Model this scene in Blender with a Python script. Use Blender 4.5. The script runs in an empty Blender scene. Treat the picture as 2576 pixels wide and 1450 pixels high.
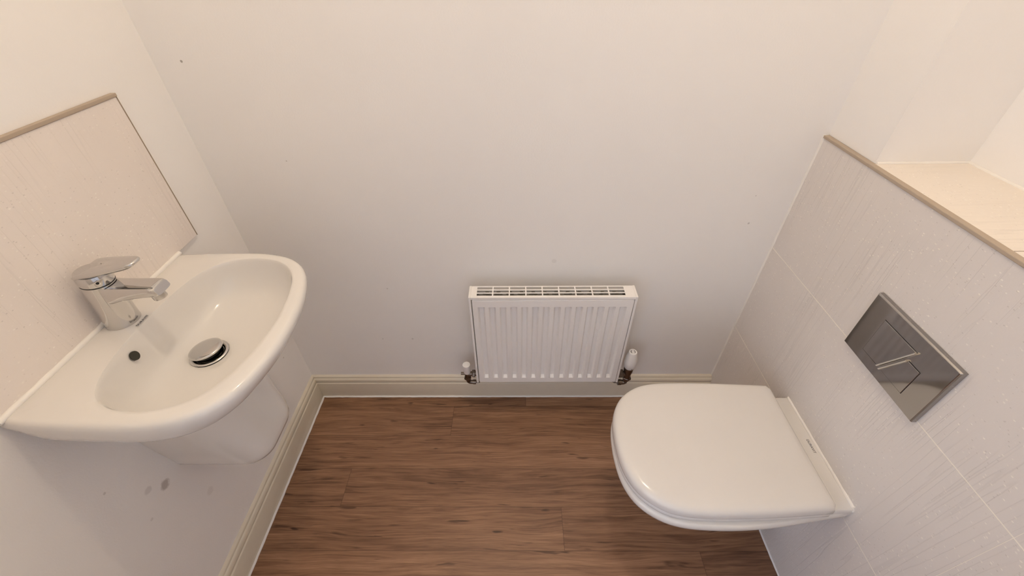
import bpy, bmesh, math, random
from mathutils import Vector, Matrix
random.seed(7)
PI = math.pi
scene = bpy.context.scene
COL = scene.collection

# ------------------------------------------------------------------ camera
W = 1.45                      # room width (tiled wall at x = W), back wall at y = 0, left wall at x = 0
cam_d = bpy.data.cameras.new('camera'); cam = bpy.data.objects.new('camera', cam_d); COL.objects.link(cam)
scene.camera = cam
pitch, yaw, roll = 0.7004, -0.0145, -0.0137
cp, sp, cy, sy, cr, sr = math.cos(pitch), math.sin(pitch), math.cos(yaw), math.sin(yaw), math.cos(roll), math.sin(roll)
f = Vector((sy*cp, cy*cp, -sp)); r = Vector((cy, -sy, 0)); u = r.cross(f)
r2 = r*cr + u*sr; u2 = r*(-sr) + u*cr
m = Matrix((r2, u2, -f)).transposed().to_4x4(); m.translation = Vector((0.748, -0.952, 1.323))
cam.matrix_world = m
cam_d.sensor_width = 36; cam_d.lens = 1047.14/2576*36; cam_d.clip_start = 0.02

# ------------------------------------------------------------------ world, lights, exposure
world = bpy.data.worlds.new('world'); scene.world = world; world.use_nodes = True
bg = world.node_tree.nodes['Background']; bg.inputs[0].default_value = (0.66, 0.78, 1.0, 1); bg.inputs[1].default_value = 4.3
def point(name, loc, power, col, rad):
    l = bpy.data.lights.new(name, 'POINT'); l.energy = power; l.color = col; l.shadow_soft_size = rad
    o = bpy.data.objects.new(name, l); o.location = loc; COL.objects.link(o); return o
point('ceiling_lamp_light', (0.78, -0.38, 2.33), 13.2, (1.0, 0.825, 0.62), 0.020)
vs = scene.view_settings
vs.view_transform = 'Standard'; vs.look = 'None'; vs.gamma = 1; vs.use_curve_mapping = False; vs.exposure = -0.19
scene.cycles.max_bounces = 12; scene.cycles.diffuse_bounces = 8

# ------------------------------------------------------------------ materials
def s2l(c): return tuple(((v/255)/12.92 if v/255 <= 0.04045 else (((v/255)+0.055)/1.055)**2.4) for v in c)
class NT:
    def __init__(s, name):
        s.m = bpy.data.materials.new(name); s.m.use_nodes = True; s.t = s.m.node_tree
        s.b = s.t.nodes['Principled BSDF']
    def n(s, typ, **kw):
        nd = s.t.nodes.new(typ)
        for k, v in kw.items():
            if k.startswith('i_'):
                key = k[2:]; key = int(key) if key.isdigit() else key.replace('_', ' ')
                nd.inputs[key].default_value = v
            else: setattr(nd, k, v)
        return nd
    def l(s, a, b): s.t.links.new(a, b)
    def mp(s, src, scale=(1, 1, 1), rot=(0, 0, 0), loc=(0, 0, 0)):
        mm = s.n('ShaderNodeMapping'); mm.inputs['Scale'].default_value = scale; mm.inputs['Rotation'].default_value = rot
        mm.inputs['Location'].default_value = loc; s.l(src, mm.inputs[0]); return mm.outputs[0]
    def noise(s, vec, scale, detail=3, rough=.5, dist=0):
        nn = s.n('ShaderNodeTexNoise'); nn.inputs['Scale'].default_value = scale; nn.inputs['Detail'].default_value = detail
        nn.inputs['Roughness'].default_value = rough; nn.inputs['Distortion'].default_value = dist; s.l(vec, nn.inputs['Vector']); return nn.outputs[0]
    def ramp(s, src, stops):
        rr = s.n('ShaderNodeValToRGB'); e = rr.color_ramp.elements
        while len(e) < len(stops): e.new(.5)
        for el, (p, c) in zip(e, stops):
            el.position = p; el.color = (c, c, c, 1) if isinstance(c, (int, float)) else (*c, 1)
        s.l(src, rr.inputs[0]); return rr.outputs[0]
    def math(s, op, a, b=None):
        mm = s.n('ShaderNodeMath', operation=op)
        for i, v in enumerate((a, b)):
            if v is None: continue
            if isinstance(v, (int, float)): mm.inputs[i].default_value = v
            else: s.l(v, mm.inputs[i])
        return mm.outputs[0]
    def mix(s, fac, a, b, mode='MIX'):
        mm = s.n('ShaderNodeMix', data_type='RGBA', blend_type=mode)
        for idx, v in ((0, fac), (6, a), (7, b)):
            if isinstance(v, (int, float)): mm.inputs[idx].default_value = v
            elif isinstance(v, tuple): mm.inputs[idx].default_value = (*v, 1)
            else: s.l(v, mm.inputs[idx])
        return mm.outputs[2]
    def bump(s, h, strength, dist, prev=None):
        bb = s.n('ShaderNodeBump'); bb.inputs['Strength'].default_value = strength; bb.inputs['Distance'].default_value = dist
        s.l(h, bb.inputs['Height'])
        if prev is not None: s.l(prev, bb.inputs['Normal'])
        return bb.outputs[0]
    def pos(s): return s.n('ShaderNodeNewGeometry').outputs['Position']
    def set(s, col=None, rough=None, metal=None, normal=None, **kw):
        for key, v in (('Base Color', col), ('Roughness', rough), ('Metallic', metal), ('Normal', normal)):
            if v is None: continue
            if isinstance(v, (int, float)): s.b.inputs[key].default_value = v
            elif isinstance(v, tuple): s.b.inputs[key].default_value = (*v, 1)
            else: s.l(v, s.b.inputs[key])
        return s.m

def wall_mat(name, spots=(), col=(0.885, 0.865, 0.84)):
    t = NT(name); p = t.pos()
    n1 = t.noise(p, 260, 3, .6); n2 = t.noise(p, 2.5, 3)
    c = t.mix(t.ramp(n2, [(.3, 0.0), (.7, 1.0)]), tuple(v*0.975 for v in col), col)
    for (x, y, z, rad, st) in spots:                   # dirt marks and scuffs on the paint
        vm = t.n('ShaderNodeVectorMath', operation='DISTANCE'); vm.inputs[1].default_value = (x, y, z); t.l(p, vm.inputs[0])
        d = t.math('ADD', vm.outputs['Value'], t.math('MULTIPLY', t.math('SUBTRACT', t.noise(p, 90, 2), .5), rad*.8))
        k = t.ramp(t.math('DIVIDE', d, rad*2), [(.30, st), (.52, 0.0)])
        c = t.mix(k, c, (0.25, 0.21, 0.18))
    nm = t.bump(n1, .12, .002)
    return t.set(c, .62, 0, nm)
M = {}
M['wall'] = wall_mat('painted_plaster', [(.30, 0, .30, .003, .3), (1.36, 0, .74, .003, .4), (1.35, 0, .82, .002, .3), (.06, 0, 1.135, .003, .75), (.855, 0, .62, .008, .10), (.40, 0, .30, .004, .3), (.36, 0, .52, .003, .3), (.2, 0, .92, .002, .4)])
M['wall_left'] = wall_mat('painted_plaster_left', [(0, -.55, .442, .0125, .55), (0, -.576, .474, .009, .22), (0, -.61, .42, .004, .2), (0, -.08, .30, .003, .4), (0, -.5, .30, .012, .12), (0, -.62, .56, .003, .3)])
M['ceiling'] = wall_mat('ceiling_paint', (), (.84, .83, .81))

def tile_mat(name, ax_u, ax_v, streak=1.0, col=(0.735, 0.69, 0.655)):
    """cream ceramic with shallow relief lines along v, pale and dark flecks"""
    t = NT(name); p = t.pos(); sep = t.n('ShaderNodeSeparateXYZ'); t.l(p, sep.inputs[0])
    U = sep.outputs[ax_u]; V = sep.outputs[ax_v]
    def comb(a, b):
        cc = t.n('ShaderNodeCombineXYZ'); t.l(a, cc.inputs[0]); t.l(b, cc.inputs[1]); return cc.outputs[0]
    uv = comb(U, V)
    warp = t.noise(uv, 14, 2)
    Uw = t.math('ADD', U, t.math('MULTIPLY', t.math('SUBTRACT', warp, .5), .003))
    lines = t.noise(t.mp(comb(Uw, V), (75, 1.6, 1)), 1, 1, .5)
    l1 = t.ramp(t.math('ABSOLUTE', t.math('SUBTRACT', lines, .5)), [(.005, 0.0), (.022, 1.0)])       # narrow grooves
    mask = t.ramp(t.noise(t.mp(uv, (7, 3.2, 1), loc=(3.1, 1.7, 0)), 1, 1), [(.42, 0.0), (.56, 1.0)])
    groove = t.math('MULTIPLY', t.math('SUBTRACT', 1.0, l1), t.math('MULTIPLY', mask, streak))
    def flecks(scale, thr, loc, sq):
        v = t.n('ShaderNodeTexVoronoi', feature='F1'); v.inputs['Scale'].default_value = scale
        t.l(t.mp(uv, (1, sq, 1), rot=(0, 0, .15), loc=loc), v.inputs['Vector'])
        near = t.ramp(v.outputs['Distance'], [(thr*.45, 1.0), (thr, 0.0)])
        sepc = t.n('ShaderNodeSeparateColor'); t.l(v.outputs['Color'], sepc.inputs[0])
        pick = t.ramp(sepc.outputs[0], [(.42, 0.0), (.44, 1.0)])
        return t.math('MULTIPLY', near, pick)
    gm = t.ramp(t.noise(t.mp(uv, (9, 9, 1), loc=(7, 2, 0)), 1, 1), [(.32, 0.0), (.5, 1.0)])
    fl = t.math('MULTIPLY', flecks(95, .24, (0, 0, 0), 1.5), gm); fd = t.math('MULTIPLY', flecks(105, .19, (5.3, 2.1, 0), 1.8), gm)
    c = t.mix(t.noise(uv, 6, 3), tuple(v*.96 for v in col), tuple(min(1, v*1.03) for v in col))
    c = t.mix(t.math('MULTIPLY', groove, .11), c, tuple(v*.5 for v in col))
    c = t.mix(t.math('MULTIPLY', fl, .7), c, (.93, .88, .80)); c = t.mix(t.math('MULTIPLY', fd, .35), c, (.36, .31, .27))
    h = t.math('SUBTRACT', t.math('MULTIPLY', fl, .5), t.math('MULTIPLY', groove, .7))
    h = t.math('ADD', h, t.math('MULTIPLY', t.noise(t.mp(uv, (120, 60, 1)), 1, 3, .6), 1.0))
    nm = t.bump(h, .45, .0012)
    return t.set(c, .42, 0, nm)
M['tile_right'] = tile_mat('relief_tile_right', 1, 2)
M['tile_left'] = tile_mat('relief_tile_left', 1, 2, .7, (0.82, 0.75, 0.69))
M['tile_ledge'] = tile_mat('relief_tile_ledge', 1, 0, .8, (0.80, 0.735, 0.66))
def plain(name, col, rough, metal=0, nscale=None, nstr=.05, var=.03):
    t = NT(name); p = t.pos(); n = t.noise(p, nscale or 40, 3)
    c = t.mix(n, tuple(v*(1-var) for v in col), tuple(min(1, v*(1+var)) for v in col))
    nm = t.bump(n, nstr, .0006)
    return t.set(c, rough, metal, nm)
M['grout'] = plain('grout', (.90, .85, .76), .8)
M['caulk'] = plain('caulk', (.86, .83, .78), .5)
M['caulk_floor'] = plain('caulk_white', (.88, .87, .85), .35)
M['taupe_trim'] = plain('taupe_tile_trim', (.42, .34, .26), .5)
M['skirting'] = plain('cream_gloss_paint', (.74, .68, .56), .22)
M['ceramic'] = plain('white_ceramic', (.76, .735, .70), .07, nstr=.0, var=.01)
M['ceramic'].node_tree.nodes['Principled BSDF'].inputs['Coat Weight'].default_value = .3
M['seat_plastic'] = plain('seat_plastic', (.74, .715, .685), .16, nstr=.0, var=.01)
M['rad'] = plain('radiator_enamel', (.86, .84, .82), .28, nstr=.02, var=.01)
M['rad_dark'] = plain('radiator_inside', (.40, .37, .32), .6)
M['plastic'] = plain('white_plastic', (.88, .87, .86), .3, var=.01)
M['chrome'] = plain('chrome', (.64, .63, .62), .07, 1, nscale=25, nstr=.015, var=.03)
M['chrome_plate'] = plain('chrome_plate', (.38, .365, .355), .07, 1, nscale=12, nstr=.01, var=.03)
M['brass'] = plain('tarnished_nickel', (.20, .165, .135), .28, 1, nscale=120, nstr=.1, var=.3)
M['black'] = plain('black_rubber_and_well_shade', (.012, .012, .012), .5)
M['print'] = plain('grey_print', (.10, .10, .11), .5)
M['overflow_shade'] = plain('overflow_shade', (.03, .03, .02), .5)
M['door_paint'] = plain('door_frame_paint', (.80, .78, .74), .3)
t = NT('lamp_glass'); t.b.inputs['Emission Color'].default_value = (1, .82, .62, 1); t.b.inputs['Emission Strength'].default_value = 6; M['lamp'] = t.set((.9, .9, .88), .3)

def floor_mat():
    t = NT('wood_plank_vinyl')
    uvn = t.n('ShaderNodeUVMap'); uvn.uv_map = 'UVMap'; uv = uvn.outputs[0]
    at = t.n('ShaderNodeAttribute'); at.attribute_name = 'plank'; R = at.outputs['Fac']
    cx = t.n('ShaderNodeCombineXYZ'); t.l(t.math('MULTIPLY', R, 37.0), cx.inputs[0]); t.l(t.math('MULTIPLY', R, 91.0), cx.inputs[2])
    add = t.n('ShaderNodeVectorMath', operation='ADD'); t.l(uv, add.inputs[0]); t.l(cx.outputs[0], add.inputs[1]); q = add.outputs[0]
    w = t.noise(t.mp(q, (2.2, 9, 1)), 1, 2)            # large swell that bends the grain
    sep = t.n('ShaderNodeSeparateXYZ'); t.l(q, sep.inputs[0])
    vv = t.math('ADD', sep.outputs[1], t.math('MULTIPLY', t.math('SUBTRACT', w, .5), .05))
    c3 = t.n('ShaderNodeCombineXYZ'); t.l(sep.outputs[0], c3.inputs[0]); t.l(vv, c3.inputs[1]); t.l(sep.outputs[2], c3.inputs[2])
    g1 = t.noise(t.mp(c3.outputs[0], (3.5, 60, 1)), 1, 7, .68, .6)
    g2 = t.noise(t.mp(c3.outputs[0], (10, 300, 1)), 1, 3, .6)
    g3 = t.noise(t.mp(q, (1.6, 7, 1), loc=(4, 9, 0)), 1, 3, .5)
    streak = t.ramp(t.noise(t.mp(c3.outputs[0], (9, 75, 1), loc=(13, 5, 0)), 1, 2), [(.27, 1.0), (.34, 0.0)])
    a = t.math('ADD', t.math('MULTIPLY', g1, .50), t.math('MULTIPLY', g2, .36)); a = t.math('ADD', a, t.math('MULTIPLY', g3, .22))
    a = t.math('ADD', a, t.math('MULTIPLY', t.math('SUBTRACT', R, .5), .07))
    c = t.ramp(a, [(.38, s2l((88, 60, 43))), (.48, s2l((122, 88, 65))), (.58, s2l((147, 110, 83))), (.70, s2l((172, 133, 104)))])
    c = t.mix(t.math('MULTIPLY', streak, .7), c, s2l((66, 42, 30)))
    knot = t.ramp(t.noise(t.mp(q, (13, 62, 1), loc=(2.2, 7.1, 0)), 1, 1), [(.20, 1.0), (.25, 0.0)])
    c = t.mix(t.math('MULTIPLY', knot, .8), c, s2l((52, 33, 25)))
    suv = t.n('ShaderNodeSeparateXYZ'); t.l(uv, suv.inputs[0])
    b = t.n('ShaderNodeAttribute'); b.attribute_name = 'plen'
    e1 = t.math('MINIMUM', suv.outputs[1], t.math('SUBTRACT', .1185, suv.outputs[1]))
    e2 = t.math('MINIMUM', suv.outputs[0], t.math('SUBTRACT', b.outputs['Fac'], suv.outputs[0]))
    edge = t.ramp(t.math('MULTIPLY', t.math('MINIMUM', e1, e2), 100), [(.03, 1.0), (.11, 0.0)])
    c = t.mix(t.math('MULTIPLY', edge, .55), c, s2l((58, 36, 26)))
    h = t.math('SUBTRACT', t.math('ADD', g1, g2), t.math('MULTIPLY', edge, 1.0))
    rr = t.ramp(g2, [(.3, .42), (.7, .55)])
    return t.set(c, rr, 0, t.bump(h, .25, .0008))
M['floor'] = floor_mat()

# ------------------------------------------------------------------ mesh helpers
def mk(name, bm, mat, parent=None, smooth=None, bevel=None, subsurf=0, kind=None):
    me = bpy.data.meshes.new(name); bmesh.ops.recalc_face_normals(bm, faces=bm.faces); bm.to_mesh(me); bm.free()
    for mt in (mat if isinstance(mat, (list, tuple)) else [mat]): me.materials.append(M[mt])
    o = bpy.data.objects.new(name, me); COL.objects.link(o)
    if parent:
        o.parent = parent
        o.location = -parent.location if parent.type == 'EMPTY' else (0, 0, 0)
    if bevel:
        b = o.modifiers.new('b', 'BEVEL'); b.width = bevel[0]; b.segments = bevel[1]; b.limit_method = 'ANGLE'; b.angle_limit = math.radians(35)
    if subsurf:
        s = o.modifiers.new('s', 'SUBSURF'); s.levels = s.render_levels = subsurf
    if smooth is not None:
        me.polygons.foreach_set('use_smooth', [True]*len(me.polygons))
        try: me.set_sharp_from_angle(angle=math.radians(smooth))
        except Exception: pass
    if kind: o['kind'] = kind
    return o
def thing(name, label, cat, loc=(0, 0, 0), group=None):
    o = bpy.data.objects.new(name, None); COL.objects.link(o); o.location = loc; o.empty_display_size = .05
    o['label'] = label; o['category'] = cat
    if group: o['group'] = group
    return o
def tag(o, label, cat): o['label'] = label; o['category'] = cat; return o
def box(bm, a, b, mi=0):
    x0, y0, z0 = a; x1, y1, z1 = b
    v = [bm.verts.new(p) for p in ((x0, y0, z0), (x1, y0, z0), (x1, y1, z0), (x0, y1, z0), (x0, y0, z1), (x1, y0, z1), (x1, y1, z1), (x0, y1, z1))]
    for q in ((0, 3, 2, 1), (4, 5, 6, 7), (0, 1, 5, 4), (1, 2, 6, 5), (2, 3, 7, 6), (3, 0, 4, 7)):
        fc = bm.faces.new([v[i] for i in q]); fc.material_index = mi
def BB(*boxes):
    bm = bmesh.new()
    for b in boxes: box(bm, *b)
    return bm
def loft(bm, loops, cap0=False, cap1=False, mi=0):
    vs_ = [[bm.verts.new(p) for p in lp] for lp in loops]; n = len(vs_[0])
    for a, b in zip(vs_, vs_[1:]):
        for i in range(n):
            j = (i+1) % n; bm.faces.new((a[i], a[j], b[j], b[i])).material_index = mi
    if cap0: bm.faces.new(vs_[0]).material_index = mi
    if cap1: bm.faces.new(vs_[-1]).material_index = mi
    return vs_
def frame(d):
    d = Vector(d).normalized(); a = Vector((0, 0, 1)) if abs(d.z) < .9 else Vector((1, 0, 0))
    x = a.cross(d).normalized(); return x, d.cross(x), d
def lathe(bm, prof, origin, axis=(0, 0, 1), n=32, cap0=True, cap1=True, rot=0):
    x, y, d = frame(axis); o = Vector(origin); loops = []
    for rr, h in prof: loops.append([o + d*h + x*(rr*math.cos(2*PI*i/n+rot)) + y*(rr*math.sin(2*PI*i/n+rot)) for i in range(n)])
    loft(bm, loops, cap0, cap1)
def tube(bm, pts, rad, n=16):
    pts = [Vector(p) for p in pts]; loops = []
    for i, p in enumerate(pts):
        d = (pts[min(i+1, len(pts)-1)] - pts[max(i-1, 0)]); x, y, dd = frame(d)
        loops.append([p + x*(rad*math.cos(2*PI*k/n)) + y*(rad*math.sin(2*PI*k/n)) for k in range(n)])
    loft(bm, loops, True, True)
def catmull(pts, per=8, closed=False):
    P = [Vector(p) for p in pts]; out = []; n = len(P)
    for i in range(n if closed else n-1):
        p0 = P[(i-1) % n] if closed or i > 0 else P[0]; p1 = P[i]; p2 = P[(i+1) % n]; p3 = P[(i+2) % n] if closed or i+2 < n else P[-1]
        for k in range(per):
            s = k/per; out.append(.5*((2*p1)+(-p0+p2)*s+(2*p0-5*p1+4*p2-p3)*s*s+(-p0+3*p1-3*p2+p3)*s**3))
    if not closed: out.append(P[-1])
    return out
def resample(pts, n, closed=False):
    P = list(pts) + ([pts[0]] if closed else []); L = [0]
    for a, b in zip(P, P[1:]): L.append(L[-1] + (b-a).length)
    out = []; j = 0; cnt = n if closed else n-1
    for i in range(n):
        s = L[-1]*i/cnt
        while j < len(L)-2 and L[j+1] < s: j += 1
        k = (s-L[j])/max(1e-9, L[j+1]-L[j]); out.append(P[j].lerp(P[j+1], min(1, max(0, k))))
    return out

# ------------------------------------------------------------------ room shell
H = 2.40; D = -0.96; TH = 0.10
def struct(name, bm, mat, **k): return mk(name, bm, mat, kind='structure', **k)
struct('wall_back', BB(((-.1, 0, -.05), (1.85, .1, H))), 'wall')
struct('wall_left', BB(((-.1, -1.06, -.05), (0, 0, H))), 'wall_left')
struct('ceiling', BB(((-.1, -1.06, H), (1.85, .1, H+.1))), 'ceiling')
struct('wall_front', BB(((0, D-TH, 0), (.30, D, H)), ((1.14, D-TH, 0), (1.85, D, H)), ((.30, D-TH, 2.02), (1.14, D, H))), 'wall')
struct('trim_1', BB(((.255, D, 0), (.30, D+.015, 2.065)), ((1.14, D, 0), (1.185, D+.015, 2.065)), ((.30, D, 2.02), (1.14, D+.015, 2.065))), 'door_paint')
# tiled wall: grout bed, 307 mm courses, plaster nib and window-height recess above
ZT = .972
bm = bmesh.new()
box(bm, (W+.0004, D, -.05), (1.75, -.0, ZT-.004), 0)              # bed behind the tiles
cols = [(-.7252, -.0035), (D, -.7262)]
rows = [(.006, .0500), (.052, .357), (.359, .664), (.666, ZT-.001)]
rows = [(.004, .3568), (.3592, .6638), (.6662, ZT-.001)]
for (y0, y1) in cols:
    for (z0, z1) in rows: box(bm, (W, y0, z0), (W+.006, y1, z1), 1)
o = struct('wall_right', bm, ['grout', 'tile_right'])
bm = bmesh.new(); box(bm, (W+.010, -.157, ZT), (1.645, 0, H), 0)  # nib
box(bm, (1.645, D, ZT), (1.75, 0, H), 0); struct('wall_nib', bm, 'wall')
bm = bmesh.new()
for i in range(3):
    y1 = -.158 - i*.302; box(bm, (W+.0075, max(y1-.300, D), ZT-.006), (1.645, y1, ZT), 0)
struct('trim_2', bm, 'tile_ledge')
struct('trim_3', BB(((W-.003, D, ZT-.006), (W+.0095, -.002, ZT+.0005))), 'taupe_trim', bevel=(.0012, 2))
# caulk beads
def bead(name, pts, rad, mat='caulk'):
    bm = bmesh.new(); P = [Vector(p) for p in pts]; fine = []
    for a, b in zip(P, P[1:]):
        n = max(2, int((b-a).length/.012))
        for i in range(n): fine.append(a.lerp(b, i/n))
    fine.append(P[-1]); fine = [p + Vector((random.uniform(-1, 1), random.uniform(-1, 1), random.uniform(-1, 1)))*rad*.10 for p in fine]
    tube(bm, fine, rad, 8); return struct(name, bm, mat, smooth=60)
bead('trim_4', [(W+.001, -.001, .0), (W+.001, -.001, ZT)], .0042)
bead('trim_5', [(W+.001, -.013, .001), (W+.001, D, .001)], .0040, 'caulk_floor')
bead('trim_6', [(W+.012, -.157, ZT), (1.644, -.157, ZT), (1.644, D, ZT)], .0035)
bead('trim_7', [(1.646, -.158, ZT), (W+.012, -.158, ZT)], .002)

# floor of vinyl planks (one sheet, plank pattern in its faces)
bm = bmesh.new(); uvl = bm.loops.layers.uv.new('UVMap'); fl = bm.faces.layers.float.new('plank'); pl = bm.faces.layers.float.new('plen')
pw = .1185; y = .0595; joints = [.78, .516, 1.15, .207, .88, 1.258, .45, .95, .15, .70, 1.2, .35]
LEN = 1.30
for k in range(21):
    y1 = y; y0 = y1-pw; x = joints[k % len(joints)]-2*LEN
    while x < 3.0:
        xa, xb = max(x, -1.5), min(x+LEN, 3.2)
        if xb > xa:
            v = [bm.verts.new(p) for p in ((xa, y0, 0), (xb, y0, 0), (xb, y1, 0), (xa, y1, 0))]; fc = bm.faces.new(v)
            fc[fl] = random.random(); fc[pl] = LEN
            for lp, (a, b) in zip(fc.loops, ((xa-x, 0), (xb-x, 0), (xb-x, pw), (xa-x, pw))): lp[uvl].uv = (a, b)
        x += LEN
    y = y0
struct('floor', bm, 'floor')
# hallway beyond the doorway, behind the camera
struct('wall_hall', BB(((-1.5, -2.43, 0), (3.2, -2.33, H))), 'wall')
struct('wall_hall_light_block', BB(((2.1, -2.33, 0), (2.2, -1.06, H))), 'wall')  # unseen wall added to keep daylight out of the hall's right end
struct('ceiling_hall', BB(((-1.5, -2.33, H), (3.2, -1.06, H+.1))), 'ceiling')

# skirting boards
SP = [(0, 0), (.016, 0), (.016, .076), (.0148, .0785), (.0122, .0795), (.0122, .0830), (.0140, .0860), (.0146, .0900), (.0136, .0945), (.0110, .0985), (.0080, .1005), (.0080, .1045), (.0066, .1075), (.0030, .1100), (0, .1115)]
bm = bmesh.new()
A = [[Vector((W, -d, z)) for d, z in SP], [Vector((d, -d, z)) for d, z in SP]]
loft(bm, A, True, True); struct('baseboard_back', bm, 'skirting', smooth=50)
bm = bmesh.new()
A = [[Vector((d, -d, z)) for d, z in SP], [Vector((d, D, z)) for d, z in SP]]
loft(bm, A, True, True); struct('baseboard_left', bm, 'skirting', smooth=50)
bead('trim_8', [(W-.004, -.0165, .001), (.0175, -.0165, .001), (.0165, D, .001)], .0042, 'caulk_floor')

# ------------------------------------------------------------------ splashback tile
th = thing('splashback_tile', 'pale pinkish relief tile on the left wall above the washbasin', 'tile', (0, -.44, .803))
mk('tile', BB(((.0006, -.745, .803), (.0085, -.1395, 1.105))), 'tile_left', th, bevel=(.001, 2))
o = mk('edge_trim', BB(((.0006, -.745, 1.1055), (.0105, -.1375, 1.1115)), ((.0006, -.139, .803), (.0092, -.1375, 1.1050))), 'taupe_trim', th, bevel=(.0008, 2)); o['label'] = 'taupe edge trim'

# ------------------------------------------------------------------ washbasin
YB = -.418; ZB = .800
NL = 128
def angular(loop, c, n=NL):
    """resample a loop by equal steps in angle about c so stacked loops line up"""
    out = []; P = loop + [loop[0]]
    for i in range(n):
        an = 2*PI*i/n; d = Vector((math.cos(an), math.sin(an), 0)); best = None
        for a, b in zip(P, P[1:]):
            e = b-a; den = d.x*e.y - d.y*e.x
            if abs(den) < 1e-12: continue
            w = a - c; tt = (w.x*e.y - w.y*e.x)/den; s = (w.x*d.y - w.y*d.x)/den
            if tt > 0 and -1e-6 <= s <= 1+1e-6 and (best is None or tt > best): best = tt
        out.append(c + d*best)
    return out
OUT = [(0.001, .2085), (.03, .2110), (.08, .2135), (.15, .2155), (.20, .2125), (.25, .2000), (.287, .1760), (.312, .1420), (.329, .0980), (.3395, .0500), (.3440, 0)]
OUT_N = [(0.001, .2085), (.03, .2115), (.08, .2145), (.15, .2170), (.20, .2165), (.25, .2085), (.294, .1870), (.322, .1510), (.337, .1030), (.3445, .0500), (.3440, 0)]
INN = [(.076, 0.0), (.077, .045), (.081, .085), (.090, .125), (.104, .155), (.128, .177), (.160, .1880), (.200, .1900), (.240, .1800), (.272, .1570), (.294, .1220), (.307, .0750), (.313, .030), (.3145, 0)]
cc = Vector((.19, 0, 0))
_f = catmull([(x, d, 0) for x, d in OUT], 10); _n = catmull([(x, -d, 0) for x, d in OUT_N], 10)
_l = _f + list(reversed(_n[:-1])); _l += [Vector((.001, _l[-1].y + (_l[0].y-_l[-1].y)*i/12, 0)) for i in range(1, 12)]
LO = angular(resample(_l, 400, True), cc)
_i = catmull([(x, d, 0) for x, d in INN], 10); LI = angular(_i + [Vector((p.x, -p.y, 0)) for p in reversed(_i[1:-1])], cc)
DR = Vector((.150, 0, 0)); RD = .0225                     # waste outlet
def off(loop, k, z, c=cc, sx=1, clampx=.001):              # shrink towards c by distance k
    out = []
    for p in loop:
        v = p-c; L = v.length; q = c + v*((L-k)/L); q.x = max(q.x, clampx); out.append(Vector((q.x, q.y+YB, z)))
    return out
def blend(k, z, loopA=LI):                             # k 0 = cavity edge, 1 = waste outlet
    out = []
    for i, p in enumerate(loopA):
        an = 2*PI*i/NL; q = DR + Vector((math.cos(an), math.sin(an), 0))*(RD+.012); v = p.lerp(q, k); out.append(Vector((v.x, v.y+YB, z)))
    return out
def skirt_z(p, z, zmin):                               # rim side gets shallow where it meets the wall
    k = min(1, max(0, (p.x-.0)/.05)); k = k*k*(3-2*k); return Vector((p.x, p.y, zmin + (z-zmin)*k))
loops = []
under = [(.125, .672, .05), (.105, .675, .05), (.085, .686, .045), (.050, .712, .040), (.026, .734, .032), (.0125, .746, .026), (.0065, .752, .0205), (.0032, .759, .0145), (.0010, .769, .0085), (.0, .780, .0035), (.0004, .7885, .001), (.0020, .7945, .0004), (.0055, .7985, 0), (.0105, ZB, 0)]
for k, z, kx in under:
    lp = [Vector((max(.001, p.x-kx*(max(0, p.x)/.3455)**2), p.y, p.z)) for p in off(LO, k, z)]
    if z < .785: lp = [skirt_z(p, z, ZB-.012-(.785-z)*.1) if z > .715 else p for p in lp]
    loops.append(lp)
# flat top in to the cavity edge, rolled lip, bowl
lo = off(LO, .0105, ZB); li = blend(0, ZB)
for s in (.35, .7): loops.append([a.lerp(b, s) for a, b in zip(lo, li)])
bowl = [(0, ZB-.0004), (.008, ZB-.0016), (.02, ZB-.0062), (.035, ZB-.0140), (.055, ZB-.0250), (.085, ZB-.0375), (.13, ZB-.0500), (.20, ZB-.0620), (.30, ZB-.0710), (.42, ZB-.0775), (.56, ZB-.0825), (.72, ZB-.0860), (.86, ZB-.0885), (.94, ZB-.090)]
for k, z in bowl: loops.append(blend(k, z))
for rr, z in ((RD+.011, ZB-.0915), (RD+.010, ZB-.094), (RD+.0095, ZB-.12)):
    loops.append([Vector((DR.x + rr*math.cos(2*PI*i/NL), YB + rr*math.sin(2*PI*i/NL), z)) for i in range(NL)])
bm = bmesh.new(); loft(bm, loops, True, True)
basin = thing('washbasin', 'small white ceramic wall-hung washbasin with one tap hole on the left wall', 'washbasin', (.0, YB, .66))
bowl_o = mk('basin_bowl', bm, 'ceramic', basin, smooth=70)
# overflow hole: short recessed sleeve cut in the back slope
def boolean_cut(o, cutter_bm):
    me = bpy.data.meshes.new('c'); bmesh.ops.recalc_face_normals(cutter_bm, faces=cutter_bm.faces); cutter_bm.to_mesh(me); cutter_bm.free()
    co = bpy.data.objects.new('c', me); COL.objects.link(co)
    if o.parent: co.location = (0, 0, 0)
    md = o.modifiers.new('cut', 'BOOLEAN'); md.object = co; md.operation = 'DIFFERENCE'; md.solver = 'EXACT'
    dg = bpy.context.evaluated_depsgraph_get(); dg.update(); ev = o.evaluated_get(dg)
    new = bpy.data.meshes.new_from_object(ev); o.modifiers.remove(md); old = o.data; o.data = new
    bpy.data.objects.remove(co); bpy.data.meshes.remove(old)
OV = Vector((.0965, -.477, .7775))
ovd = Vector((-.80, -.10, -.25)).normalized()
bm = bmesh.new(); lathe(bm, [(.0085, -.03), (.0085, .020)], OV, ovd, 24); bpy.context.view_layer.update(); boolean_cut(bowl_o, bm)
bowl_o.data.polygons.foreach_set('use_smooth', [True]*len(bowl_o.data.polygons)); bowl_o.data.set_sharp_from_angle(angle=math.radians(50))
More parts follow.
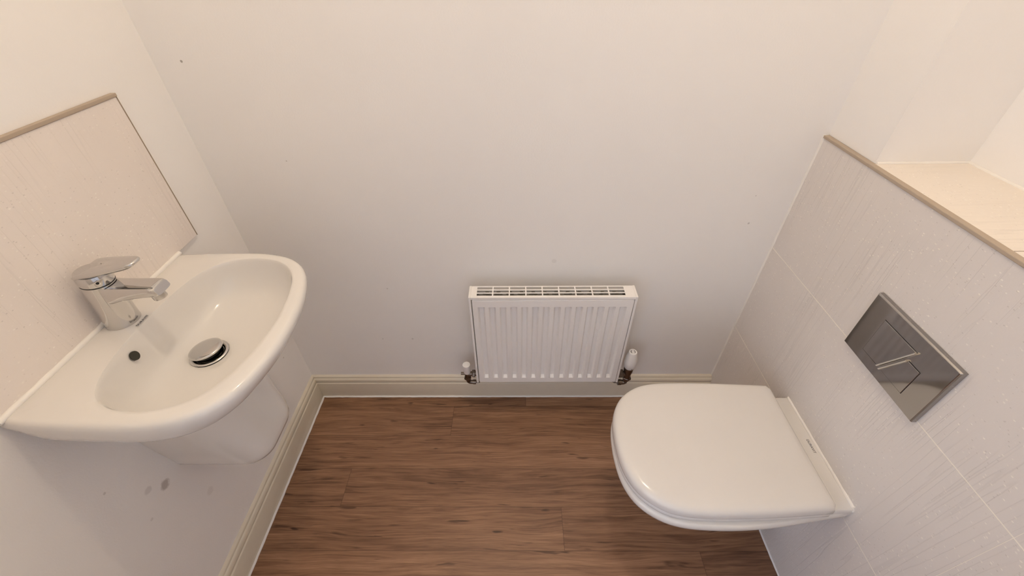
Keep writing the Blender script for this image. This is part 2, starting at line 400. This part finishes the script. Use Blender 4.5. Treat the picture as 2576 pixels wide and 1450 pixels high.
bm = bmesh.new(); lathe(bm, [(.0083, .012), (.0083, .0145)], OV, ovd, 24); o = mk('overflow_shade_disc', bm, 'overflow_shade', basin); o['label'] = 'dark disc painted as the shade in the overflow opening'  # near-black disc paints the shade inside the overflow hole

# waste: flange ring, black disc as the shade in the well, tilted raised plug
waste = thing('basin_waste', 'round chrome pop-up plug standing open in the bottom of the washbasin', 'basin plug', (DR.x, YB, ZB-.095))
zc = ZB-.0888
bm = bmesh.new(); lathe(bm, [(.0195, -.020), (.0215, -.003), (.0225, -.0008), (.0295, .0018), (.0332, .0014), (.0345, .0002), (.0338, -.0008), (.0225, -.0030), (.0215, -.020)], (DR.x, YB, zc), n=64, cap0=False, cap1=False); mk('flange', bm, 'chrome', waste, smooth=50)
bm = bmesh.new(); lathe(bm, [(.0213, -.019), (.0213, -.0185)], (DR.x, YB, zc), n=48); o = mk('well', bm, 'black', waste); o['label'] = 'black disc painted as the shade in the waste well'  # shade of the waste well put in as a black disc
ax = Vector((-.10, .04, 1)).normalized(); pc = Vector((DR.x-.003, YB+.001, zc+.0105))
bm = bmesh.new(); lathe(bm, [(.0250, -.0045), (.0290, -.0030), (.0300, -.0010), (.0297, .0006), (.0275, .0020), (.022, .0031), (.012, .0038), (.004, .0040)], pc, ax, 64); mk('plug_cap', bm, 'chrome', waste, smooth=60)
bm = bmesh.new(); lathe(bm, [(.0205, -.012), (.0215, -.0105), (.0205, -.009), (.0175, -.008), (.0175, -.003)], pc, ax, 48); o = mk('plug_seal', bm, 'black', waste, smooth=40); o['label'] = 'black rubber plug seal'

# lettering on the glaze (short maker's mark)
def lettering(name, text, size, origin, right, up, parent, mat='print', extr=.0001):
    cu = bpy.data.curves.new('t', 'FONT'); cu.body = text; cu.size = size; cu.extrude = extr; cu.align_x = 'CENTER'; cu.space_character = 1.05
    to = bpy.data.objects.new('t', cu); COL.objects.link(to); bpy.context.view_layer.update()
    me = bpy.data.meshes.new_from_object(to.evaluated_get(bpy.context.evaluated_depsgraph_get()))
    bpy.data.objects.remove(to)
    rt = Vector(right).normalized(); upv = Vector(up).normalized(); n = rt.cross(upv)
    mt = Matrix((rt, upv, n)).transposed().to_4x4(); mt.translation = Vector(origin); me.transform(mt)
    me.materials.clear(); me.materials.append(M[mat]); o = bpy.data.objects.new(name, me); COL.objects.link(o)
    o.parent = parent; o.location = -parent.location; o['label'] = 'small dark maker lettering'; return o
lettering('lettering', 'DURAVIT', .0068, (.0735, -.4185, ZB+.0002), (0, 1, 0), (-1, 0, 0), basin)

# caulk between basin and splashback
bead('trim_9', [(.0095, -.628, ZB+.0015), (.0095, -.209, ZB+.0015)], .0050)

# trap cover (half pedestal) under the basin
cov = thing('trap_cover', 'white ceramic half pedestal below the washbasin, fixed to the left wall', 'pedestal', (0, YB, .39))
def Dcov(w, d, z, n=64):
    """U in plan: straight sides from the wall, rounded front"""
    pts = []; rr = min(w*.62, d*.5)
    path = [Vector((0.0005, -w, z)), Vector((d-rr, -w, z))]
    for i in range(1, 9): a = -PI/2 + i*(PI/2)/8; path.append(Vector((d-rr + rr*math.cos(a), -w+rr + rr*math.sin(a), z)))
    for i in range(0, 9): a = i*(PI/2)/8; path.append(Vector((d-rr + rr*math.cos(a), w-rr + rr*math.sin(a), z)))
    path.append(Vector((0.0005, w, z)))
    path = resample(path, n)
    return [Vector((p.x, p.y+YB, p.z)) for p in path]
prof = [(.116, .170, .672), (.110, .173, .60), (.104, .178, .55), (.096, .183, .50), (.0905, .187, .470), (.0880, .190, .450), (.0850, .190, .436), (.0790, .186, .424), (.066, .173, .416), (.045, .145, .4125), (.012, .09, .412)]
bm = bmesh.new(); loft(bm, [Dcov(*a) for a in prof], True, True); mk('cover_shell', bm, 'ceramic', cov, smooth=60)

# ------------------------------------------------------------------ mixer tap
tap = thing('mixer_tap', 'chrome single-lever mixer tap on the washbasin deck', 'tap', (.043, -.413, ZB))
TY = -.4175
tilt = Vector((.130, 0, 1)).normalized(); tb = Vector((.0365, TY, ZB))
bm = bmesh.new(); lathe(bm, [(.0262, 0), (.0268, .0015), (.0262, .004), (.0255, .020), (.0248, .048), (.0244, .070), (.0240, .088), (.0240, .0925)], tb, tilt, 64)
mk('tap_body', bm, 'chrome', tap, smooth=50)
bm = bmesh.new(); lathe(bm, [(.0230, .0922), (.0230, .0945)], tb, tilt, 64); o = mk('seam_ring', bm, 'black', tap); o['label'] = 'dark seam ring'
# spout: rounded slab that widens from the body to the lip
def slab(sections):
    """sections: (centre, half width, half height, up vector) -> rounded rectangular loops"""
    loops = []
    for c, hw, hh, up, fw in sections:
        up = Vector(up).normalized(); side = Vector((0, 1, 0)); lp = []
        for i in range(32):
            a = 2*PI*i/32; ca, sa = math.cos(a), math.sin(a); e = .45
            lp.append(Vector(c) + side*(hw*math.copysign(abs(ca)**e, ca)) + up*(hh*math.copysign(abs(sa)**e, sa)))
        loops.append(lp)
    return loops
bm = bmesh.new(); upv = (-.10, 0, 1)
S = [((.040, TY, .8690), .0205, .0205, upv, 0), ((.062, TY, .8705), .0195, .0185, upv, 0), ((.080, TY, .8725), .0180, .0150, upv, 0), ((.105, TY, .8750), .0178, .0118, upv, 0), ((.135, TY, .8768), .0180, .0100, upv, 0), ((.1460, TY, .8773), .0176, .0090, (-.25, 0, 1), 0), ((.1500, TY, .8775), .0158, .0070, (-.3, 0, 1), 0)]
loft(bm, slab(S), True, True); mk('spout', bm, 'chrome', tap, smooth=45)
bm = bmesh.new(); lathe(bm, [(.0105, -.011), (.0110, -.010), (.0110, .004)], (.1345, TY, .8665), (-.12, 0, 1), 32); mk('aerator', bm, 'chrome', tap, smooth=50)
# lever: domed cap under a flat tongue
hc = tb + tilt*.0945
bm = bmesh.new(); lathe(bm, [(.0238, 0), (.0243, .002), (.0247, .008), (.0245, .014), (.0230, .019), (.012, .021)], hc, tilt, 64)
mk('lever_cap', bm, 'chrome', tap, smooth=50)
bm = bmesh.new()
lev = [(-.0200, .009), (-.0180, .0160), (-.0120, .0215), (-.001, .0252), (.020, .0250), (.045, .0215), (.068, .0175), (.083, .0140), (.0905, .0095), (.0925, 0)]
half = catmull([(x, w, 0) for x, w in lev], 5); ring = half + [Vector((p.x, -p.y, 0)) for p in reversed(half[:-1])]
ring = resample(ring, 72, True)
la = Vector((1, 0, .16)).normalized(); lu = Vector((-.16, 0, 1)).normalized(); lc = Vector((.048, TY, .9175))
def lv(sc, h): return [lc + la*(p.x*sc+.03*(1-sc)) + Vector((0, 1, 0))*(p.y*sc) + lu*(h - .35*max(0, -p.x-.002)) for p in ring]
loft(bm, [lv(.55, -.0075), lv(.86, -.0060), lv(.97, -.0030), lv(1.0, -.0005), lv(.995, .0012), lv(.97, .0024), lv(.90, .0032), lv(.5, .0040), lv(.15, .0042)], True, True)
mk('lever', bm, 'chrome', tap, smooth=50)
for hh, nm, xx in ((.082, 'temperature_mark', .0240), (.101, 'grub_screw', .0246)):
    an = Vector((math.cos(-.75), math.sin(-.75), 0)); p = tb + tilt*hh + an*(xx-.0005)
    bm = bmesh.new(); lathe(bm, [(.0022, 0), (.0022, .0010)], p, an, 16); o = mk(nm, bm, 'black', tap); o['label'] = 'small dark dot on the tap side'

# ------------------------------------------------------------------ toilet
YT = -.4445; ZO = -.0185
toi = thing('toilet', 'white wall-hung toilet with closed soft-edged lid on the tiled wall', 'toilet', (W, YT, .08))
def half_loop(pts, cx=1.19, n=NL):
    """pts: (x, dy) from back centre out round to the nose centre"""
    hf = []
    for i, (a, b) in enumerate(zip(pts, pts[1:])): pass
    hf = catmull([(x, d, 0) for x, d in pts], 8)
    lp = hf + [Vector((p.x, -p.y, 0)) for p in reversed(hf[1:-1])]
    return angular(lp, Vector((cx, 0, 0)), n)
LID = [(1.386, 0), (1.386, .05), (1.3865, .10), (1.3865, .135), (1.3865, .1455), (1.3845, .1490), (1.380, .1500), (1.36, .1515), (1.30, .1555), (1.22, .1595), (1.14, .1600), (1.085, .1560), (1.045, .1440), (1.010, .1190), (.988, .0870), (.976, .0480), (.9725, 0)]
RIM = [(1.449, 0), (1.449, .06), (1.449, .11), (1.449, .1340), (1.4485, .1385), (1.444, .1400), (1.42, .1430), (1.37, .1500), (1.30, .1600), (1.22, .1670), (1.15, .1670), (1.09, .1615), (1.045, .1475), (1.008, .1220), (.985, .0890), (.973, .0480), (.9695, 0)]
LID = [(.976+(x-.9725)*1.0314, y*1.018) for x, y in LID]; RIM = [(.976+(x-.9695)*.9864, y*1.004) for x, y in RIM]
LL = [Vector((p.x, p.y*(1.022 if p.y > 0 else 1.0) + .0035, 0)) for p in half_loop(LID)]; LR = half_loop(RIM, 1.21)
def tl(loop, k, z, cx=1.19, backfix=None):
    out = []; c = Vector((cx, 0, 0))
    for p in loop:
        v = p-c; q = c + v*((v.length-k)/v.length)
        if backfix is not None and p.x > backfix: q.x = p.x
        out.append(Vector((q.x, q.y+YT, z+ZO)))
    return out
bm = bmesh.new()
loft(bm, [tl(LL, .05, .4235), tl(LL, .004, .4235), tl(LL, .0010, .4245), tl(LL, 0, .4265), tl(LL, .0002, .4330), tl(LL, .0010, .4400), tl(LL, .0030, .4445), tl(LL, .0065, .4480), tl(LL, .0115, .4505), tl(LL, .019, .4520), tl(LL, .032, .4530), tl(LL, .07, .4538), tl(LL, .11, .4540)], True, True)
mk('lid', bm, 'seat_plastic', toi, smooth=55)
bm = bmesh.new()
loft(bm, [tl(LL, .06, .4075), tl(LL, .006, .4075), tl(LL, .0025, .4095), tl(LL, .0012, .4130), tl(LL, .0015, .4175), tl(LL, .0035, .4205), tl(LL, .010, .4222), tl(LL, .06, .4222)], True, True)
mk('seat', bm, 'seat_plastic', toi, smooth=55)
# ceramic pan: rim, undercut body running back to the wall
def pan(k, z, wscale):                                  # narrow the loop sideways and pull the nose back
    out = []
    for p in LR:
        fx = (1.449-p.x)/(1.449-.976); x = p.x + k*fx; out.append(Vector((min(x, 1.449), p.y*wscale + YT, z+ZO)))
    return out
def shelf(p):                                           # higher deck behind the seat
    return p
bm = bmesh.new()
pan_l = [pan(.36, .095, .36), pan(.34, .105, .38), pan(.32, .16, .38), pan(.28, .24, .38), pan(.22, .30, .40), pan(.12, .340, .54), pan(.045, .362, .80), pan(.008, .374, .965), pan(.002, .383, .99), pan(0, .392, 1.0), pan(.0008, .399, .998), pan(.004, .4040, .985), pan(.010, .4062, .965), pan(.05, .4066, .8)]
loft(bm, pan_l, True, True); mk('pan', bm, 'ceramic', toi, smooth=60)
# raised deck behind the lid
bm = bmesh.new()
dk = []
for z, x0, hw in ((.395, 1.394, .1395), (.408, 1.398, .1400), (.4140, 1.4035, .1398), (.4185, 1.4090, .1390), (.4210, 1.4150, .1370)):
    lp = []; rr = .006
    for (cx_, cy_, a0) in ((1.4492, -hw, None), (x0+rr, -hw+rr, PI*1.5), (x0+rr, hw-rr, PI), (1.4492, hw, None)):
        if a0 is None: lp.append(Vector((cx_, cy_+YT, z+ZO)))
        else:
            for i in range(6):
                a = a0 - i*(PI/2)/5; lp.append(Vector((cx_ + rr*math.cos(a), cy_ + rr*math.sin(a) + YT, z+ZO)))
    dk.append(lp)
loft(bm, dk, True, True); deck = mk('rear_deck', bm, 'ceramic', toi, smooth=60)
for s in (-1, 1):
    bm = bmesh.new(); lathe(bm, [(.004, -.013), (.0085, -.011), (.0095, -.006), (.0095, .006), (.0085, .011), (.004, .013)], (1.390, YT + s*.125, .418+ZO), (0, 1, 0), 24); mk('hinge', bm, 'seat_plastic', toi, smooth=50)
lettering('lettering', 'DURAVIT', .0080, (1.4345, YT+.0035, .4213+ZO), (0, -1, 0), (1, 0, 0), toi)
bead('trim_10', [(W+.001, YT+.139, .395), (W+.001, YT+.1365, .4030), (W+.001, YT-.1345, .4030), (W+.001, YT-.137, .395)], .0050)

# ------------------------------------------------------------------ flush plate
fp = thing('flush_plate', 'polished chrome dual flush plate on the tiled wall above the toilet', 'flush plate', (W, -.443, .73))
y0, y1, z0, z1 = -.346, -.5405, .6625, .7970
bm = bmesh.new()
def prect(x, ins): return [Vector((x, y0-ins, z0+ins)), Vector((x, y0-ins, z1-ins)), Vector((x, y1+ins, z1-ins)), Vector((x, y1+ins, z0+ins))]
loft(bm, [prect(W-.0003, 0), prect(W-.0085, 0), prect(W-.0112, .0022)], True, True)
mk('plate', bm, 'chrome_plate', fp, bevel=(.0007, 2))
XF = W-.0112
def button(pts, ridge):
    n = (Vector((0, *pts[0])) - Vector((0, *pts[0])))
    bm = bmesh.new(); c = Vector((0, sum(p[0] for p in pts)/len(pts), sum(p[1] for p in pts)/len(pts)))
    def lp(x, ins): return [Vector((x, p[0] + (c.y-p[0])/abs((Vector((0, *p))-c).length)*ins, p[1] + (c.z-p[1])/abs((Vector((0, *p))-c).length)*ins)) for p in pts]
    loft(bm, [lp(XF+.004, 0), lp(XF-.0008, 0), lp(XF-.0013, .0009)], True, True)
    b = mk('flush_button', bm, 'chrome_plate', fp)
    # dark gap outline
    bm = bmesh.new(); loft(bm, [lp(XF+.0005, -.0012), lp(XF-.00012, -.0012)], True, True); g = mk('gap', bm, 'black', b)
    g['label'] = 'dark gap around the button'
    # slanted ridge
    a, e = Vector((XF-.0013, *ridge[0])), Vector((XF-.0013, *ridge[1])); d = (e-a).normalized(); s = Vector((1, 0, 0)).cross(d)*.0022
    bm = bmesh.new(); loops = []
    for t_ in (0, 1):
        p = a.lerp(e, t_); loops.append([p + s*math.cos(k*PI/6) - Vector((1, 0, 0))*(.0040*math.sin(k*PI/6)) for k in range(7)] + [p - s + Vector((.002, 0, 0)), p + s + Vector((.002, 0, 0))])
    loft(bm, loops, True, True); rd = mk('ridge', bm, 'chrome', b, smooth=60); rd['label'] = 'raised bright slanted ridge'
    return b
b1 = button([(-.391, .767), (-.391, .688), (-.4330, .688), (-.4715, .767)], [(-.4345, .6895), (-.4720, .7665)])
b1['label'] = 'larger flush button'
b2 = button([(-.4430, .6875), (-.4710, .7440), (-.4970, .7440), (-.4970, .6875)], [(-.4415, .6880), (-.4690, .7435)])
b2['label'] = 'smaller flush button'

# ------------------------------------------------------------------ radiator
RX0, RX1, RY0, RY1, RZ0, RZ1 = .6145, 1.0815, -.0450, -.0950, .1900, .5665
rad = thing('radiator', 'white double panel radiator with top grille on the back wall', 'radiator', (.848, -.07, RZ0))
# front panel with fourteen pressed channels
PX0, PX1, PZ0, PZ1 = .6245, 1.0725, .1915, .5545
bm = bmesh.new(); YF = -.0955; dp = .0085
n_ch = 14; pitch_c = .0306; cw = .0195; cx0 = .6385; CZ0, CZ1 = .214, .530
xs = [PX0]; kindx = []
for i in range(n_ch):
    a = cx0 + i*pitch_c; xs += [a, a+.0042, a+cw-.0042, a+cw]
xs.append(PX1)
zs = [PZ0, CZ0, CZ0+.0085, CZ1-.0035, CZ1, PZ1]
def depth(ix, iz):
    if ix == 0 or ix == len(xs)-1: return 0
    k = (ix-1) % 4
    return dp if (k in (1, 2) and iz in (2, 3)) else 0
V = [[bm.verts.new((xs[i], YF+depth(i, j), zs[j])) for j in range(len(zs))] for i in range(len(xs))]
for i in range(len(xs)-1):
    for j in range(len(zs)-1): bm.faces.new((V[i][j], V[i+1][j], V[i+1][j+1], V[i][j+1]))
# return edges
def strip(idx, off_):
    vs2 = [bm.verts.new(v.co + Vector(off_)) for v in idx]
    for a, b, c, d in zip(idx, idx[1:], vs2[1:], vs2): bm.faces.new((a, b, c, d))
strip([V[0][j] for j in range(len(zs))], (-.002, .004, 0)); strip([V[-1][j] for j in range(len(zs))], (.002, .004, 0))
strip([V[i][-1] for i in range(len(xs))], (0, .005, .0035)); strip([V[i][0] for i in range(len(xs))], (0, .005, -.001))
o = mk('front_panel', bm, 'rad', rad, bevel=(.0007, 2), smooth=30)
bm = BB(((RX0+.01, RY0-.004, RZ0+.003), (RX1-.01, RY0-.001, RZ1-.012)))
mk('back_panel', bm, 'rad', rad)
for xa, xb in ((RX0, RX0+.0065), (RX1-.0065, RX1)):
    mk('side_panel', BB(((xa, RY1-.001, RZ0-.001), (xb, RY0, RZ1+.0005))), 'rad', rad, bevel=(.0012, 2))
# grille with 9 x 3 slots
bm = bmesh.new(); gx0, gx1 = RX0+.0066, RX1-.0066; gy0, gy1 = RY0-.0005, RY1
sx = []
for i in range(9):
    a = .6372 + i*.0461; sx += [a, a+.0425]
syy = [-.0500, -.0600, -.0640, -.0735, -.0770, -.0865]
X = [gx0] + sx + [gx1]; Y = [gy0] + syy + [gy1]
for i in range(len(X)-1):
    for j in range(len(Y)-1):
        if i % 2 == 1 and j % 2 == 1: continue
        box(bm, (X[i], Y[j+1], RZ1-.0022), (X[i+1], Y[j], RZ1-.0004))
bmesh.ops.remove_doubles(bm, verts=bm.verts, dist=1e-6)
# drop interior duplicate faces
seen = {}
for fc in list(bm.faces):
    k = tuple(sorted(v.index for v in fc.verts))
bm.faces.ensure_lookup_table(); bm.verts.index_update()
for fc in bm.faces: seen.setdefault(tuple(sorted(v.index for v in fc.verts)), []).append(fc)
dl = [fc for k, v in seen.items() if len(v) > 1 for fc in v]; bmesh.ops.delete(bm, geom=dl, context='FACES_ONLY')
box(bm, (gx0, RY1-.0005, RZ1-.0085), (gx1, RY1+.0008, RZ1-.0006))   # folded front lip
mk('top_grille', bm, 'rad', rad)
# convector fins seen through the slots
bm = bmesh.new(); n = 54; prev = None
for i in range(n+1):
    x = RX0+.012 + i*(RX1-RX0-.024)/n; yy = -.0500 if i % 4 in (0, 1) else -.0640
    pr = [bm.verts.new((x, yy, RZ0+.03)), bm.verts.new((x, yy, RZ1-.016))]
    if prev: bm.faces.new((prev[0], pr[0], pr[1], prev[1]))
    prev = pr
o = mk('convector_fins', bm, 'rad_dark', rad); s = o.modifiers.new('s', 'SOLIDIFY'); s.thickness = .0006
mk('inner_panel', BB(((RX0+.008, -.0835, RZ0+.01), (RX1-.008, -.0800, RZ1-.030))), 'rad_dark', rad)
for x in (.70, 1.0):
    mk('wall_bracket', BB(((x-.012, RY0-.0005, .26), (x+.012, -.0005, .50))), 'rad', rad, bevel=(.002, 2))

# valves
def hexnut(bm, c, ax, rr, h): lathe(bm, [(rr*.93, -h/2), (rr, -h/2+.0012), (rr, h/2-.0012), (rr*.93, h/2)], c, ax, 6)
lk = thing('lockshield_valve', 'radiator valve with plain white cap at the lower left of the radiator', 'radiator valve', (.580, -.062, .150))
vx, vy = .580, -.062
bm = bmesh.new(); lathe(bm, [(.0105, .201), (.0118, .204), (.0122, .236), (.0128, .2395), (.0124, .2415), (.006, .242)], (vx, vy, 0), n=40); o = mk('valve_cap', bm, 'plastic', lk, smooth=50); o['label'] = 'white plastic cap'
bm = bmesh.new()
lathe(bm, [(.0085, .168), (.0095, .172), (.0095, .186), (.0080, .192), (.0080, .202)], (vx, vy, 0), n=24)
tube(bm, [(vx-.0215, vy, .1955), (vx+.004, vy, .1955)], .0048); tube(bm, [(vx, vy, .1930), (RX0-.0005, vy, .1955)], .0085)
hexnut(bm, (.602, vy, .1950), (1, 0, 0), .0135, .0105)
hexnut(bm, (vx, vy, .1735), (0, 0, 1), .0130, .0090)
mk('valve_body', bm, 'brass', lk, smooth=35)
bm = bmesh.new(); tube(bm, [(vx, vy, .172), (vx, vy, .160), (vx+.0015, vy, .1535), (vx+.0065, vy, .1495), (vx+.013, vy, .1490), (vx+.026, vy, .1490)], .0072)
lathe(bm, [(.0085, 0), (.0085, .010)], (vx+.0165, vy, .1490), (1, 0, 0), 24)
tube(bm, [(vx+.024, vy, .149), (vx+.036, vy, .149), (vx+.044, vy+.006, .149), (vx+.046, vy+.014, .149), (vx+.046, -.0166, .149), (vx+.046, -.001, .149)], .0040)
mk('elbow', bm, 'brass', lk, smooth=40)
tv = thing('thermostatic_valve', 'radiator valve with bulbous white thermostat head at the lower right of the radiator', 'radiator valve', (1.1195, -.064, .150))
vx, vy = 1.1195, -.064
bm = bmesh.new(); lathe(bm, [(.0130, .2290), (.0155, .2305), (.0170, .2350), (.0195, .2440), (.0207, .2550), (.0205, .2650), (.0190, .2760), (.0163, .2880), (.0140, .2990), (.0134, .3035), (.0125, .3050), (.006, .3052)], (vx, vy, 0), n=48)
o = mk('thermostat_head', bm, 'plastic', tv, smooth=50); o['label'] = 'white bulbous thermostat head'
for s in (-1, 1):
    bm = bmesh.new(); pts = [(vx + s*(.0066*math.cos(a)), vy + .0066*math.sin(a)*1.0, .30535) for a in [(-.9 + i*.3) for i in range(7)]]; tube(bm, pts, .0009, 8)
    mk('slot_mark', bm, 'print', tv)
bm = bmesh.new(); lathe(bm, [(.0011, 0), (.0011, .0006)], (vx+.0035, vy-.0176, .2375), (0, -1, 0), 12); mk('index_dot', bm, 'black', tv)
bm = bmesh.new(); lathe(bm, [(.0140, .2225), (.0150, .2240), (.0150, .2285), (.0140, .2292)], (vx, vy, 0), n=40); o = mk('collar_ring', bm, 'brass', tv, smooth=40)
bm = bmesh.new()
lathe(bm, [(.0115, .170), (.0115, .188), (.0125, .198), (.0150, .210), (.0152, .2230)], (vx, vy, 0), n=32)
tube(bm, [(vx, vy, .1950), (RX1+.0005, vy, .1955)], .0095); hexnut(bm, (1.0975, vy, .1955), (1, 0, 0), .0150, .0130)
hexnut(bm, (vx+.001, vy, .1745), (0, 0, 1), .0150, .0100)
mk('valve_body', bm, 'brass', tv, smooth=35)
bm = bmesh.new(); tube(bm, [(vx, vy, .172), (vx, vy, .160), (vx-.0015, vy, .1535), (vx-.0065, vy, .1495), (vx-.013, vy, .1490), (vx-.024, vy, .1490)], .0088)
lathe(bm, [(.0105, 0), (.0105, .0115)], (vx-.015, vy, .1490), (-1, 0, 0), 24)
tube(bm, [(vx-.024, vy, .149), (vx-.036, vy, .149), (vx-.044, vy+.006, .149), (vx-.046, vy+.014, .149), (vx-.046, -.0166, .149), (vx-.046, -.001, .149)], .0040)
mk('elbow', bm, 'brass', tv, smooth=40)

# ------------------------------------------------------------------ ceiling light (above the frame)
cl = thing('ceiling_light', 'round flush ceiling light over the middle of the room', 'ceiling light', (.78, -.38, H))
bm = bmesh.new(); lathe(bm, [(.055, -.012), (.060, -.010), (.060, 0)], (.78, -.38, H), n=48); mk('light_base', bm, 'plastic', cl, smooth=40)
bm = bmesh.new(); lathe(bm, [(.035, -.0145), (.045, -.0125), (.050, -.0122)], (.78, -.38, H), n=48); mk('diffuser', bm, 'lamp', cl, smooth=50)
